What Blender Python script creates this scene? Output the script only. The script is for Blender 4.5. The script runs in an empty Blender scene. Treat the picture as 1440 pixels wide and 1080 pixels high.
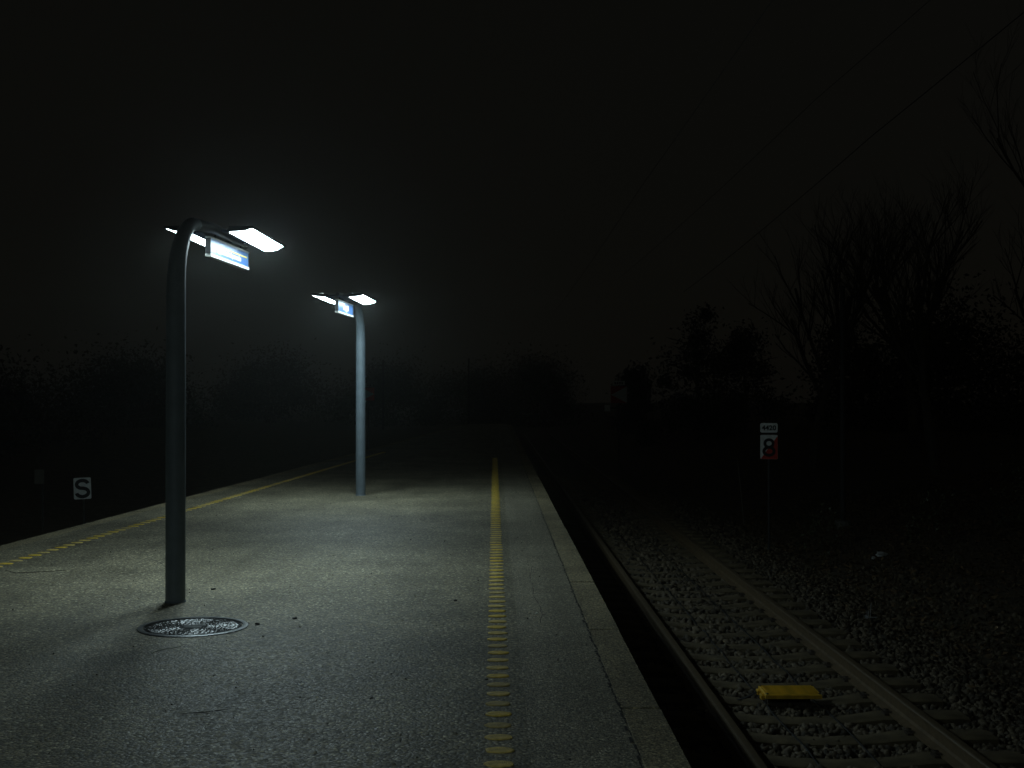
import bpy, math, random
import numpy as np
from mathutils import Vector, Matrix

R = math.radians
random.seed(7)
rng = np.random.default_rng(7)
scene = bpy.context.scene
COL = scene.collection

# ------------------------------------------------------------------ camera
cam_d = bpy.data.cameras.new('camera')
cam_d.sensor_width = 36.0
cam_d.lens = 45.0
cam_d.clip_start = 0.05
cam_d.clip_end = 2000.0
cam = bpy.data.objects.new('camera', cam_d)
COL.objects.link(cam)
cam.location = (0.0, 0.0, 1.55)
cam.rotation_euler = (R(90.35), 0.0, R(-0.81))
scene.camera = cam

# ------------------------------------------------------------------ night sky
world = bpy.data.worlds.new('World')
scene.world = world
world.use_nodes = True
wn, wl = world.node_tree.nodes, world.node_tree.links
wn.clear()
w_out = wn.new('ShaderNodeOutputWorld')
w_bg = wn.new('ShaderNodeBackground')
w_sky = wn.new('ShaderNodeTexSky')
w_sky.sky_type = 'NISHITA'
w_sky.sun_disc = False
w_sky.sun_elevation = R(2.0)
w_sky.sun_rotation = R(60.0)
w_mix = wn.new('ShaderNodeMix')
w_mix.data_type = 'RGBA'
w_mix.inputs[0].default_value = 0.94           # town glow on low cloud, nearly even
w_mix.inputs[7].default_value = (1.0, 0.97, 0.78, 1.0)
wl.new(w_sky.outputs[0], w_mix.inputs[6])
wl.new(w_mix.outputs[2], w_bg.inputs[0])
w_bg.inputs[1].default_value = 0.0030
wl.new(w_bg.outputs[0], w_out.inputs[0])

# ------------------------------------------------------------------ exposure and render settings
vs = scene.view_settings
vs.view_transform = 'Standard'
vs.look = 'None'
vs.exposure = 0.0
vs.gamma = 1.0
vs.use_curve_mapping = False
scene.cycles.use_denoising = True
scene.cycles.max_bounces = 6
scene.cycles.diffuse_bounces = 3
scene.cycles.glossy_bounces = 3
scene.cycles.volume_bounces = 1
scene.cycles.sample_clamp_indirect = 4.0
scene.cycles.caustics_reflective = False
scene.cycles.caustics_refractive = False

LAMP_STRENGTH = 42.0
LAMP_COLOUR = (0.74, 0.95, 1.0, 1.0)
HAZE_DENSITY = 0.0020

# ------------------------------------------------------------------ helpers
class MB:
    """Collects shapes, builds one mesh object."""
    def __init__(self):
        self.v, self.f, self.m = [], [], []
    def add(self, vs_, fs_, mi=0):
        o = len(self.v)
        self.v += [tuple(p) for p in vs_]
        for f in fs_:
            self.f.append(tuple(i + o for i in f)); self.m.append(mi)
    def box(self, x0, x1, y0, y1, z0, z1, b=0.0, mi=0):
        if b <= 0:
            vs_ = [(x, y, z) for x in (x0, x1) for y in (y0, y1) for z in (z0, z1)]
            self.add(vs_, [(0,1,3,2),(4,6,7,5),(0,4,5,1),(2,3,7,6),(0,2,6,4),(1,5,7,3)], mi)
        else:
            # chamfered top edge all round
            lo = [(x0,y0,z0),(x1,y0,z0),(x1,y1,z0),(x0,y1,z0)]
            md = [(x0,y0,z1-b),(x1,y0,z1-b),(x1,y1,z1-b),(x0,y1,z1-b)]
            hi = [(x0+b,y0+b,z1),(x1-b,y0+b,z1),(x1-b,y1-b,z1),(x0+b,y1-b,z1)]
            fs_ = [(3,2,1,0)]
            for k in range(4):
                n = (k+1) % 4
                fs_ += [(k,n,4+n,4+k),(4+k,4+n,8+n,8+k)]
            fs_.append((8,9,10,11))
            self.add(lo+md+hi, fs_, mi)
    def tube(self, pts, rads, n=8, cap=True, mi=0):
        pts = [Vector(p) for p in pts]
        if not hasattr(rads, '__len__'): rads = [rads]*len(pts)
        rings = []
        up = Vector((0.0, 0.0, 1.0))
        for i, p in enumerate(pts):
            d = (pts[min(i+1, len(pts)-1)] - pts[max(i-1, 0)]).normalized()
            a = d.cross(up)
            if a.length < 1e-3: a = d.cross(Vector((1,0,0)))
            a.normalize(); b = d.cross(a).normalized()
            rings.append([p + (a*math.cos(2*math.pi*k/n) + b*math.sin(2*math.pi*k/n))*rads[i] for k in range(n)])
        # keep neighbouring rings aligned
        for i in range(1, len(rings)):
            best = min(range(n), key=lambda s: (rings[i][s]-pts[i]-(rings[i-1][0]-pts[i-1])).length)
            rings[i] = rings[i][best:] + rings[i][:best]
        vs_ = [p for r_ in rings for p in r_]
        fs_ = []
        for i in range(len(rings)-1):
            for k in range(n):
                q = (k+1) % n
                fs_.append((i*n+k, i*n+q, (i+1)*n+q, (i+1)*n+k))
        if cap:
            fs_.append(tuple(range(n))[::-1])
            fs_.append(tuple((len(rings)-1)*n + k for k in range(n)))
        self.add(vs_, fs_, mi)
    def lathe(self, prof, n=48, c=(0,0,0), mi=0, close=False):
        vs_ = [(c[0]+r*math.cos(2*math.pi*k/n), c[1]+r*math.sin(2*math.pi*k/n), c[2]+z) for r, z in prof for k in range(n)]
        fs_ = []
        for i in range(len(prof)-1):
            for k in range(n):
                q = (k+1) % n
                fs_.append((i*n+k, i*n+q, (i+1)*n+q, (i+1)*n+k))
        if close:
            fs_.append(tuple((len(prof)-1)*n+k for k in range(n)))
        self.add(vs_, fs_, mi)
    def prism(self, prof, axis, a0, a1, mi=0):
        """prof: closed list of 2-D points, extruded along axis ('y': prof is x,z ; 'x': prof is y,z)."""
        n = len(prof)
        def P(p, a): return (p[0], a, p[1]) if axis == 'y' else (a, p[0], p[1])
        vs_ = [P(p, a0) for p in prof] + [P(p, a1) for p in prof]
        fs_ = [(k, (k+1) % n, n+(k+1) % n, n+k) for k in range(n)]
        fs_ += [tuple(range(n))[::-1], tuple(range(n, 2*n))]
        self.add(vs_, fs_, mi)
    def mesh(self, name, mats, smooth=False):
        me = bpy.data.meshes.new(name)
        me.from_pydata(self.v, [], self.f)
        if not isinstance(mats, (list, tuple)): mats = [mats]
        for m in mats: me.materials.append(m)
        if len(mats) > 1: me.polygons.foreach_set('material_index', self.m)
        me.update()
        bpy_fix(me)
        if smooth: me.shade_auto() if hasattr(me, 'shade_auto') else smooth_by_angle(me)
        return me
    def build(self, name, mats, parent=None, smooth=False, loc=None, rot=None):
        return link(name, self.mesh(name, mats, smooth), parent, loc, rot)

def bpy_fix(me):
    import bmesh
    bm = bmesh.new(); bm.from_mesh(me)
    bmesh.ops.recalc_face_normals(bm, faces=bm.faces)
    bm.to_mesh(me); bm.free()

def smooth_by_angle(me, ang=40):
    me.polygons.foreach_set('use_smooth', [True]*len(me.polygons))
    try:
        me.set_sharp_from_angle(angle=R(ang))
    except Exception:
        pass

def link(name, me, parent=None, loc=None, rot=None):
    o = bpy.data.objects.new(name, me)
    COL.objects.link(o)
    if parent is not None: o.parent = parent
    if loc is not None: o.location = loc
    if rot is not None: o.rotation_euler = rot
    return o

def tag(o, label=None, cat=None, group=None, kind=None):
    if label: o['label'] = label
    if cat: o['category'] = cat
    if group: o['group'] = group
    if kind: o['kind'] = kind
    return o

def empty(name, loc=(0,0,0), rz=0.0, label=None, cat=None, group=None, kind=None):
    o = bpy.data.objects.new(name, None)
    COL.objects.link(o)
    o.empty_display_size = 0.2
    o.location = loc; o.rotation_euler = (0, 0, rz)
    return tag(o, label, cat, group, kind)

# ------------------------------------------------------------------ materials
def mat(name, col, rough=0.6, metal=0.0, spec=0.5, var=0.0, vscale=6.0, bump=0.0, bscale=60.0, coat=0.0, island=0.0):
    m = bpy.data.materials.new(name); m.use_nodes = True
    n, l = m.node_tree.nodes, m.node_tree.links
    p = n['Principled BSDF']
    p.inputs['Base Color'].default_value = (*col, 1)
    p.inputs['Roughness'].default_value = rough
    p.inputs['Metallic'].default_value = metal
    p.inputs['Specular IOR Level'].default_value = spec
    p.inputs['Coat Weight'].default_value = coat
    tc = n.new('ShaderNodeTexCoord')
    if var > 0 or island > 0:
        hs = n.new('ShaderNodeHueSaturation')
        hs.inputs['Color'].default_value = (*col, 1)
        val = n.new('ShaderNodeMath'); val.operation = 'ADD'; val.inputs[0].default_value = 1.0; val.inputs[1].default_value = 0.0
        if var > 0:
            nz = n.new('ShaderNodeTexNoise'); nz.inputs['Scale'].default_value = vscale; nz.inputs['Detail'].default_value = 6
            l.new(tc.outputs['Object'], nz.inputs['Vector'])
            mr = n.new('ShaderNodeMapRange'); mr.inputs[1].default_value = 0.25; mr.inputs[2].default_value = 0.75
            mr.inputs[3].default_value = 1-var; mr.inputs[4].default_value = 1+var
            l.new(nz.outputs['Fac'], mr.inputs[0]); l.new(mr.outputs[0], val.inputs[0])
        if island > 0:
            ge = n.new('ShaderNodeNewGeometry')
            mi = n.new('ShaderNodeMapRange'); mi.inputs[3].default_value = -island; mi.inputs[4].default_value = island
            l.new(ge.outputs['Random Per Island'], mi.inputs[0]); l.new(mi.outputs[0], val.inputs[1])
        l.new(val.outputs[0], hs.inputs['Value'])
        l.new(hs.outputs[0], p.inputs['Base Color'])
    if bump > 0:
        nb = n.new('ShaderNodeTexNoise'); nb.inputs['Scale'].default_value = bscale; nb.inputs['Detail'].default_value = 8
        l.new(tc.outputs['Object'], nb.inputs['Vector'])
        bp = n.new('ShaderNodeBump'); bp.inputs['Strength'].default_value = bump; bp.inputs['Distance'].default_value = 0.01
        l.new(nb.outputs['Fac'], bp.inputs['Height']); l.new(bp.outputs[0], p.inputs['Normal'])
    return m

def asphalt(name, base, scale, chip, rough, stain):
    """worn asphalt: dark binder, light chippings, mineral specks, soft stains"""
    m = bpy.data.materials.new(name); m.use_nodes = True
    n, l = m.node_tree.nodes, m.node_tree.links
    p = n['Principled BSDF']
    ge = n.new('ShaderNodeNewGeometry')
    vo = n.new('ShaderNodeTexVoronoi'); vo.inputs['Scale'].default_value = scale
    l.new(ge.outputs['Position'], vo.inputs['Vector'])
    sep = n.new('ShaderNodeSeparateColor'); l.new(vo.outputs['Color'], sep.inputs[0])
    ramp = n.new('ShaderNodeValToRGB')
    e = ramp.color_ramp.elements
    e[0].position = 0.0; e[0].color = (base[0]*0.45, base[1]*0.45, base[2]*0.45, 1)
    e[1].position = 1.0; e[1].color = (base[0]*chip, base[1]*chip, base[2]*chip, 1)
    x = e.new(0.55); x.color = (base[0]*0.95, base[1]*0.95, base[2]*0.92, 1)
    x = e.new(0.90); x.color = (base[0]*1.35, base[1]*1.25, base[2]*1.05, 1)
    l.new(sep.outputs[0], ramp.inputs[0])
    # joints between chippings darker (binder)
    ce = n.new('ShaderNodeMapRange'); ce.inputs[1].default_value = 0.25; ce.inputs[2].default_value = 0.75
    ce.inputs[3].default_value = 1.15; ce.inputs[4].default_value = 0.55
    l.new(vo.outputs['Distance'], ce.inputs[0])
    # soft stains
    nz = n.new('ShaderNodeTexNoise'); nz.inputs['Scale'].default_value = 1.1; nz.inputs['Detail'].default_value = 7; nz.inputs['Roughness'].default_value = 0.62
    l.new(ge.outputs['Position'], nz.inputs['Vector'])
    st = n.new('ShaderNodeMapRange'); st.inputs[1].default_value = 0.3; st.inputs[2].default_value = 0.7
    st.inputs[3].default_value = 1-stain; st.inputs[4].default_value = 1+stain
    l.new(nz.outputs['Fac'], st.inputs[0])
    # drag marks along the platform
    mp = n.new('ShaderNodeMapping'); mp.inputs['Scale'].default_value = (5.0, 0.35, 1.0)
    l.new(ge.outputs['Position'], mp.inputs[0])
    n2 = n.new('ShaderNodeTexNoise'); n2.inputs['Scale'].default_value = 1.0; n2.inputs['Detail'].default_value = 4
    l.new(mp.outputs[0], n2.inputs['Vector'])
    s2 = n.new('ShaderNodeMapRange'); s2.inputs[1].default_value = 0.35; s2.inputs[2].default_value = 0.65
    s2.inputs[3].default_value = 0.88; s2.inputs[4].default_value = 1.1
    l.new(n2.outputs['Fac'], s2.inputs[0])
    n4 = n.new('ShaderNodeTexNoise'); n4.inputs['Scale'].default_value = 40.0; n4.inputs['Detail'].default_value = 5; n4.inputs['Roughness'].default_value = 0.75
    l.new(ge.outputs['Position'], n4.inputs['Vector'])
    s4 = n.new('ShaderNodeMapRange'); s4.inputs[1].default_value = 0.3; s4.inputs[2].default_value = 0.7
    s4.inputs[3].default_value = 0.42; s4.inputs[4].default_value = 1.60
    l.new(n4.outputs['Fac'], s4.inputs[0])
    m4 = n.new('ShaderNodeMath'); m4.operation = 'MULTIPLY'; l.new(s4.outputs[0], m4.inputs[0]); l.new(s2.outputs[0], m4.inputs[1])
    s2 = m4
    a = n.new('ShaderNodeMath'); a.operation = 'MULTIPLY'; l.new(ce.outputs[0], a.inputs[0]); l.new(st.outputs[0], a.inputs[1])
    b = n.new('ShaderNodeMath'); b.operation = 'MULTIPLY'; l.new(a.outputs[0], b.inputs[0]); l.new(s2.outputs[0], b.inputs[1])
    hs = n.new('ShaderNodeHueSaturation'); l.new(ramp.outputs[0], hs.inputs['Color']); l.new(b.outputs[0], hs.inputs['Value'])
    l.new(hs.outputs[0], p.inputs['Base Color'])
    # gloss: polished chippings, damp patches
    rr = n.new('ShaderNodeMapRange'); rr.inputs[3].default_value = rough-0.14; rr.inputs[4].default_value = rough+0.16
    l.new(sep.outputs[1], rr.inputs[0]); l.new(rr.outputs[0], p.inputs['Roughness'])
    # relief
    n3 = n.new('ShaderNodeTexNoise'); n3.inputs['Scale'].default_value = scale*0.35; n3.inputs['Detail'].default_value = 5
    l.new(ge.outputs['Position'], n3.inputs['Vector'])
    hm = n.new('ShaderNodeMath'); hm.operation = 'SUBTRACT'; l.new(n3.outputs['Fac'], hm.inputs[0]); l.new(vo.outputs['Distance'], hm.inputs[1])
    bp = n.new('ShaderNodeBump'); bp.inputs['Strength'].default_value = 0.8; bp.inputs['Distance'].default_value = 0.004
    l.new(hm.outputs[0], bp.inputs['Height']); l.new(bp.outputs[0], p.inputs['Normal'])
    return m

M = {}
M['asphalt'] = asphalt('asphalt_coarse', (0.210, 0.194, 0.136), 68.0, 3.0, 0.63, 0.38)
M['asphalt_fine'] = asphalt('asphalt_fine', (0.275, 0.256, 0.192), 105.0, 2.5, 0.66, 0.24)
M['slab'] = asphalt('edge_concrete', (0.30, 0.262, 0.165), 100.0, 2.0, 0.78, 0.42)
M['retaining'] = mat('retaining_concrete', (0.16, 0.155, 0.14), 0.85, var=0.3, vscale=2.0, bump=0.5, bscale=30)
M['yellow'] = mat('yellow_thermoplastic', (0.66, 0.46, 0.05), 0.55, var=0.35, vscale=25.0, bump=0.4, bscale=160)
M['yellow_worn'] = mat('worn_yellow_thermoplastic', (0.62, 0.46, 0.12), 0.65, var=0.45, vscale=22.0, bump=0.5, bscale=160)
M['yellow_dirty'] = mat('dirty_yellow_thermoplastic', (0.45, 0.345, 0.12), 0.7, var=0.4, vscale=22.0, bump=0.5, bscale=160)
M['pole'] = mat('painted_lamp_post', (0.122, 0.155, 0.180), 0.5, var=0.15, vscale=9, bump=0.12, bscale=120)
M['housing'] = mat('dark_lamp_housing', (0.035, 0.037, 0.04), 0.5)
M['alu'] = mat('sign_aluminium', (0.62, 0.63, 0.60), 0.45, metal=0.0)
M['sign_blue'] = mat('sign_blue', (0.055, 0.14, 0.33), 0.32)
M['sign_yellow'] = mat('sign_yellow', (0.75, 0.55, 0.05), 0.4)
M['sign_white'] = mat('sign_white', (0.8, 0.8, 0.78), 0.4)
M['board_white'] = mat('board_white', (0.86, 0.90, 0.86), 0.5, var=0.12, vscale=14)
M['board_red'] = mat('board_red', (0.62, 0.05, 0.03), 0.5, var=0.15, vscale=14)
M['board_black'] = mat('board_black', (0.012, 0.012, 0.012), 0.6)
M['board_back'] = mat('board_back_grey', (0.16, 0.155, 0.12), 0.7, var=0.2)
M['post'] = mat('galvanised_post', (0.048, 0.050, 0.048), 0.8, var=0.2)
M['iron'] = mat('cast_iron', (0.055, 0.058, 0.06), 0.22, metal=0.5, var=0.3, vscale=20, bump=0.25, bscale=90)
M['iron_ring'] = mat('cast_iron_frame', (0.16, 0.17, 0.175), 0.38, metal=0.6, var=0.25, vscale=20, bump=0.2, bscale=90)
M['rail_side'] = mat('rusty_rail', (0.150, 0.108, 0.056), 0.7, var=0.3, vscale=12, bump=0.3, bscale=80)
M['rail_head'] = mat('worn_rail_head', (0.155, 0.120, 0.072), 0.5, metal=0.2, var=0.2, vscale=14)
M['sleeper'] = mat('concrete_sleeper', (0.140, 0.112, 0.062), 0.85, var=0.5, vscale=6, bump=0.5, bscale=50)
M['clip'] = mat('rail_clip_steel', (0.07, 0.055, 0.04), 0.7)
M['stone'] = mat('ballast_stone', (0.116, 0.094, 0.060), 0.75, var=0.3, vscale=30, island=0.7)
M['bed'] = mat('ballast_bed', (0.075, 0.064, 0.045), 0.9, var=0.5, vscale=14, bump=1.0, bscale=28)
M['earth'] = mat('leafy_earth', (0.10, 0.08, 0.05), 0.95, var=0.55, vscale=5, bump=1.0, bscale=18)
M['leaf_litter'] = mat('fallen_leaves', (0.15, 0.10, 0.05), 0.8, island=0.6)
M['grass'] = mat('dry_grass', (0.10, 0.09, 0.035), 0.8, island=0.5)
M['foliage'] = mat('dark_foliage', (0.036, 0.039, 0.021), 0.7, island=0.5)
M['foliage_pale'] = mat('pale_foliage', (0.09, 0.10, 0.05), 0.5, island=0.5)
M['bark'] = mat('bark', (0.13, 0.115, 0.09), 0.9, var=0.3, vscale=8, bump=0.6, bscale=30)
M['balise'] = mat('yellow_plastic', (0.76, 0.46, 0.03), 0.55, var=0.38, vscale=12, bump=0.3, bscale=90)
M['cable'] = mat('black_cable', (0.012, 0.012, 0.011), 0.6)
M['wire'] = mat('dark_wire', (0.02, 0.02, 0.02), 0.7)
M['paper'] = mat('pale_litter', (0.62, 0.65, 0.64), 0.55, var=0.15, vscale=20)
M['foil'] = mat('shiny_litter', (0.75, 0.80, 0.84), 0.25, metal=0.4)
M['twig'] = mat('dark_twig', (0.03, 0.024, 0.018), 0.85)
M['crumb'] = mat('dark_crumb', (0.025, 0.022, 0.02), 0.8)
M['grit'] = mat('loose_grit', (0.20, 0.18, 0.14), 0.7, island=0.95)
M['straw'] = mat('pale_straw', (0.70, 0.70, 0.62), 0.6)

def emit(name, col, strength):
    m = bpy.data.materials.new(name); m.use_nodes = True
    n, l = m.node_tree.nodes, m.node_tree.links
    n.clear()
    o = n.new('ShaderNodeOutputMaterial'); e = n.new('ShaderNodeEmission')
    e.inputs[0].default_value = col; e.inputs[1].default_value = strength
    l.new(e.outputs[0], o.inputs[0])
    return m
M['lamp'] = emit('lit_diffuser', LAMP_COLOUR, LAMP_STRENGTH)
M['far_lamp'] = emit('distant_light', (1.0, 0.93, 0.72, 1), 2.0)

# ------------------------------------------------------------------ setting: ground, platform
SL = 0.074                                     # the platform narrows towards the far end
def left_edge(y): return -5.93 + SL*y
YN, YF = -14.0, 62.0
RAIL_Z = -0.90
TRACK_X = 2.513

def ground_z(x, y):
    if x > 0:
        t = min(max((x-5.2)/9.0, 0), 1)
        z = -1.30 + 0.16*min(max((x-5.2)/1.5, 0), 1) + 1.2*t*t*(3-2*t)*0.8
    else:
        t = min(max((-x-9.5)/9.0, 0), 1)
        z = -1.30 + 0.9*t*t*(3-2*t)
    return z + 0.035*math.sin(x*1.7+y*0.9) * min(max((abs(x)-4.5)/2, 0), 1)

xs = sorted(set([-120, -90, -60, -40, -30] + [round(-24+i*1.0, 3) for i in range(16)] + [-8, -6, -4, -2, 0] +
                [round(1+i*0.5, 3) for i in range(40)] + [22, 24, 27, 30, 40, 60, 90, 120]))
ys = sorted(set([-60, -40, -25, -15, -8, -4, 0] + [round(2+i*0.75, 3) for i in range(60)] + [50, 56, 62, 70, 80, 95, 110, 130, 160, 200]))
g = MB()
g.v = [(x, y, ground_z(x, y)) for y in ys for x in xs]
nx = len(xs)
g.f = [(j*nx+i, j*nx+i+1, (j+1)*nx+i+1, (j+1)*nx+i) for j in range(len(ys)-1) for i in range(nx-1)]
g.m = [0]*len(g.f)
tag(g.build('ground', M['earth'], smooth=True), kind='structure')

# ballast bed under the right hand track
b = MB()
prof = [(0.78, -1.32), (0.78, -1.16), (1.55, -1.145), (3.7, -1.145), (4.2, -1.145), (5.0, -1.27), (5.3, -1.34)]
b.prism(prof, 'y', -10.0, 75.0)
tag(b.build('ballast_bed', M['bed']), kind='structure')

# platform: asphalt deck with retaining walls
p = MB()
SEAM = 0.155
def deck(mb, xa, xb, z0, z1, y0, y1, n=1):
    for k in range(n):
        ya, yb = y0+(y1-y0)*k/n, y0+(y1-y0)*(k+1)/n
        vs_ = [(xa(ya), ya, z0), (xb(ya), ya, z0), (xb(yb), yb, z0), (xa(yb), yb, z0),
               (xa(ya), ya, z1), (xb(ya), ya, z1), (xb(yb), yb, z1), (xa(yb), yb, z1)]
        mb.add(vs_, [(0,3,2,1),(4,5,6,7),(0,1,5,4),(1,2,6,5),(2,3,7,6),(3,0,4,7)])
deck(p, lambda y: left_edge(y)+0.19, lambda y: SEAM, -0.14, 0.0, YN, YF)
platform = tag(p.build('platform', M['asphalt']), kind='structure')
p = MB(); deck(p, lambda y: SEAM, lambda y: 0.6235, -0.14, -0.001, YN, YF)
p.build('resurfaced_strip', M['asphalt_fine'], platform)
p = MB(); deck(p, lambda y: left_edge(y)+0.10, lambda y: 0.70, -1.40, -0.142, YN, YF)
p.build('retaining_wall', M['retaining'], platform)

# edge slabs, each with its own joint
SLAB = 2.078
slab_meshes = []
for var in range(3):
    s = MB()
    L2 = SLAB/2 - 0.011 - 0.003*var
    s.box(-0.096, 0.096, -L2, L2, -0.14, 0.0, b=0.003)
    slab_meshes.append(s.mesh('edge_slab', M['slab']))
y = 4.20 - 8*SLAB
k = 0
while y + SLAB < YF:
    o = link('edge_slab', slab_meshes[k % 3], platform, (0.720 + random.uniform(-0.003, 0.003), y+SLAB/2, 0.0005 + random.uniform(-0.002, 0.002)), (0, random.uniform(-0.006, 0.006), random.uniform(-0.0012, 0.0012)))
    yc = y+SLAB/2
    link('edge_slab', slab_meshes[(k+1) % 3], platform, (left_edge(yc)+0.094, yc, 0.001 + random.uniform(-0.002, 0.002)), (0, random.uniform(-0.006, 0.006), -math.atan(SL)))
    y += SLAB; k += 1

# broken asphalt along the slab joint: ragged narrow crack filled with grit
c = MB()
yy = 4.0; xc = 0.0
while yy < 30:
    st = random.uniform(0.03, 0.10)
    w0 = random.choice([0.002, 0.004, 0.006, 0.009, 0.012])
    x0 = 0.619 + random.uniform(-0.010, 0.002)
    c.add([(x0-w0, yy, 0.0032), (x0+0.004, yy+st*0.1, 0.0032), (x0+0.004+random.uniform(-0.004, 0.002), yy+st, 0.0032), (x0-w0*random.uniform(0.2, 1.5), yy+st*0.9, 0.0032)], [(0,1,2,3)])
    yy += st*random.uniform(0.9, 1.5)
c.build('joint_crack', M['crumb'], platform)
# a wandering crack in the strip between the dashes and the slabs
c = MB()
yy, xc = 8.6, 0.315
while yy < 11.4:
    st = random.uniform(0.05, 0.12); w0 = random.uniform(0.001, 0.003)
    x2 = xc + random.uniform(-0.012, 0.012)
    c.add([(xc-w0, yy, 0.0004), (xc+w0, yy, 0.0004), (x2+w0, yy+st, 0.0004), (x2-w0, yy+st, 0.0004)], [(0,1,2,3)])
    yy += st; xc = x2 + (0.315-x2)*0.1
c.build('surface_crack', M['crumb'], platform)

# yellow raised dashes of the safety lines, one by one
def dash_mesh(seed, m):
    rd = random.Random(seed); n = 18
    d = MB()
    ring0, ring1, ring2 = [], [], []
    for k in range(n):
        a = 2*math.pi*k/n
        j = 1 + rd.uniform(-0.07, 0.06)
        ca, sa = math.cos(a), math.sin(a)
        x = 0.062*j*(abs(ca)**0.85)*(1 if ca >= 0 else -1)
        yv = 0.044*j*(abs(sa)**0.95)*(1 if sa >= 0 else -1)
        ring0.append((x, yv, 0.0)); ring1.append((x*0.985, yv*0.975, 0.0045)); ring2.append((x*0.8, yv*0.75, 0.0065))
    d.add(ring0+ring1+ring2, [(k, (k+1) % n, n+(k+1) % n, n+k) for k in range(n)] +
          [(n+k, n+(k+1) % n, 2*n+(k+1) % n, 2*n+k) for k in range(n)] + [tuple(range(2*n, 3*n))])
    return d.mesh('marking_dash', m)
dash_sets = {key: [dash_mesh(10*i+j, M[key]) for j in range(4)] for i, key in enumerate(('yellow', 'yellow_worn', 'yellow_dirty'))}
def dash_kind(y, rd):
    # stretches were repainted at different times
    if 10.2 < y < 12.2 or 6.9 < y < 9.2: w = (0.55, 0.4, 0.05)
    elif 14.5 < y: w = (0.9, 0.1, 0.0)
    elif 12.2 <= y <= 14.5: w = (0.1, 0.5, 0.4)
    else: w = (0.15, 0.55, 0.30)
    return rd.choices(('yellow', 'yellow_worn', 'yellow_dirty'), w)[0]
rd = random.Random(5)
y = 4.30
while y < 30.0:
    key = dash_kind(y, rd)
    link('marking_dash', rd.choice(dash_sets[key]), platform, (0.023+rd.uniform(-0.004, 0.004), y, 0.0005), (0, 0, rd.choice((0, math.pi))+rd.uniform(-0.05, 0.05)))
    y += 0.2065
y = 9.8
while y < 33.0:
    key = rd.choices(('yellow', 'yellow_worn', 'yellow_dirty'), (0.4, 0.4, 0.2))[0]
    link('marking_dash', rd.choice(dash_sets[key]), platform, (-5.256+SL*y+rd.uniform(-0.004, 0.004), y, 0.0005), (0, 0, -SL+rd.uniform(-0.04, 0.04)))
    y += 0.2005

# ------------------------------------------------------------------ railway track on the right
track = tag(empty('railway_track', (TRACK_X, 0, RAIL_Z)), 'railway track with concrete sleepers below the right platform edge', None, kind='structure')
def rail_prof(s=1):
    half = [(0.075, -0.159), (0.075, -0.148), (0.022, -0.128), (0.009, -0.110), (0.009, -0.055), (0.033, -0.040), (0.0355, -0.014), (0.030, -0.004), (0.018, 0.0)]
    return half + [(-x, z) for x, z in reversed(half)]
def rail(name, x, y0, y1, parent):
    m_ = MB(); pr = rail_prof(); n = len(pr)
    m_.prism([(a, z) for a, z in pr], 'y', y0, y1)
    # head faces shine, the rest is rust
    for i in range(len(m_.m)):
        if i < n:
            z = (pr[i][1]+pr[(i+1) % n][1])/2
            m_.m[i] = 1 if z > -0.012 else 0
    o = m_.build(name, [M['rail_side'], M['rail_head']], parent, loc=(x, 0, 0))
    return o
for sgn in (-1, 1):
    rail('rail', sgn*0.7525, -10.0, 75.0, track)
# sleeper: monoblock concrete, waisted and dished in the middle
def sleeper_mesh():
    s = MB()
    st = [(-1.30, 0.13, -0.165), (-1.22, 0.14, -0.158), (-0.92, 0.140, -0.161), (-0.60, 0.138, -0.163), (-0.38, 0.115, -0.190), (0.0, 0.11, -0.205),
          (0.38, 0.115, -0.190), (0.60, 0.138, -0.163), (0.92, 0.140, -0.161), (1.22, 0.14, -0.158), (1.30, 0.13, -0.165)]
    vs_, fs_ = [], []
    for x, hw, z in st:
        vs_ += [(x, -hw-0.02, -0.36), (x, -hw, z-0.012), (x, -hw+0.022, z), (x, hw-0.022, z), (x, hw, z-0.012), (x, hw+0.02, -0.36)]
    for i in range(len(st)-1):
        for k in range(6):
            q = (k+1) % 6
            fs_.append((i*6+k, i*6+q, (i+1)*6+q, (i+1)*6+k))
    fs_.append(tuple(range(6))); fs_.append(tuple((len(st)-1)*6+k for k in range(6)))
    s.add(vs_, fs_)
    return s.mesh('sleeper', M['sleeper'], smooth=True)
sm = sleeper_mesh()
cm = MB()
for dx in (-1, 1):
    cm.box(dx*0.085-0.03, dx*0.085+0.03, -0.05, 0.05, -0.165, -0.150)
    cm.tube([(dx*0.06, -0.045, -0.140), (dx*0.10, -0.02, -0.130), (dx*0.11, 0.02, -0.130), (dx*0.06, 0.045, -0.140)], 0.008, 5)
clip_mesh = cm.mesh('rail_clip', M['clip'])
y = 9.75 - 0.6*14
while y < 40:
    sl = link('sleeper', sm, track, (random.uniform(-0.008, 0.008), y+random.uniform(-0.01, 0.01), random.uniform(-0.004, 0.002)), (0, 0, random.uniform(-0.006, 0.006)))
    if 4 < y < 17:
        for sgn in (-1, 1): link('rail_clip', clip_mesh, sl, (sgn*0.7525, 0, 0.003))
    y += 0.6
# the other track behind the left edge
track_l = tag(empty('railway_track', (left_edge(0)-1.70, 0, RAIL_Z), -math.atan(SL)), 'railway track behind the left platform edge', None, kind='structure')
for sgn in (-1, 1): rail('rail', sgn*0.7525, -10, 75, track_l)
bl = MB(); bl.box(-1.9, 1.65, -10, 75, -0.46, -0.22)
bl.build('ballast_layer', M['bed'], track_l)

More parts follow.
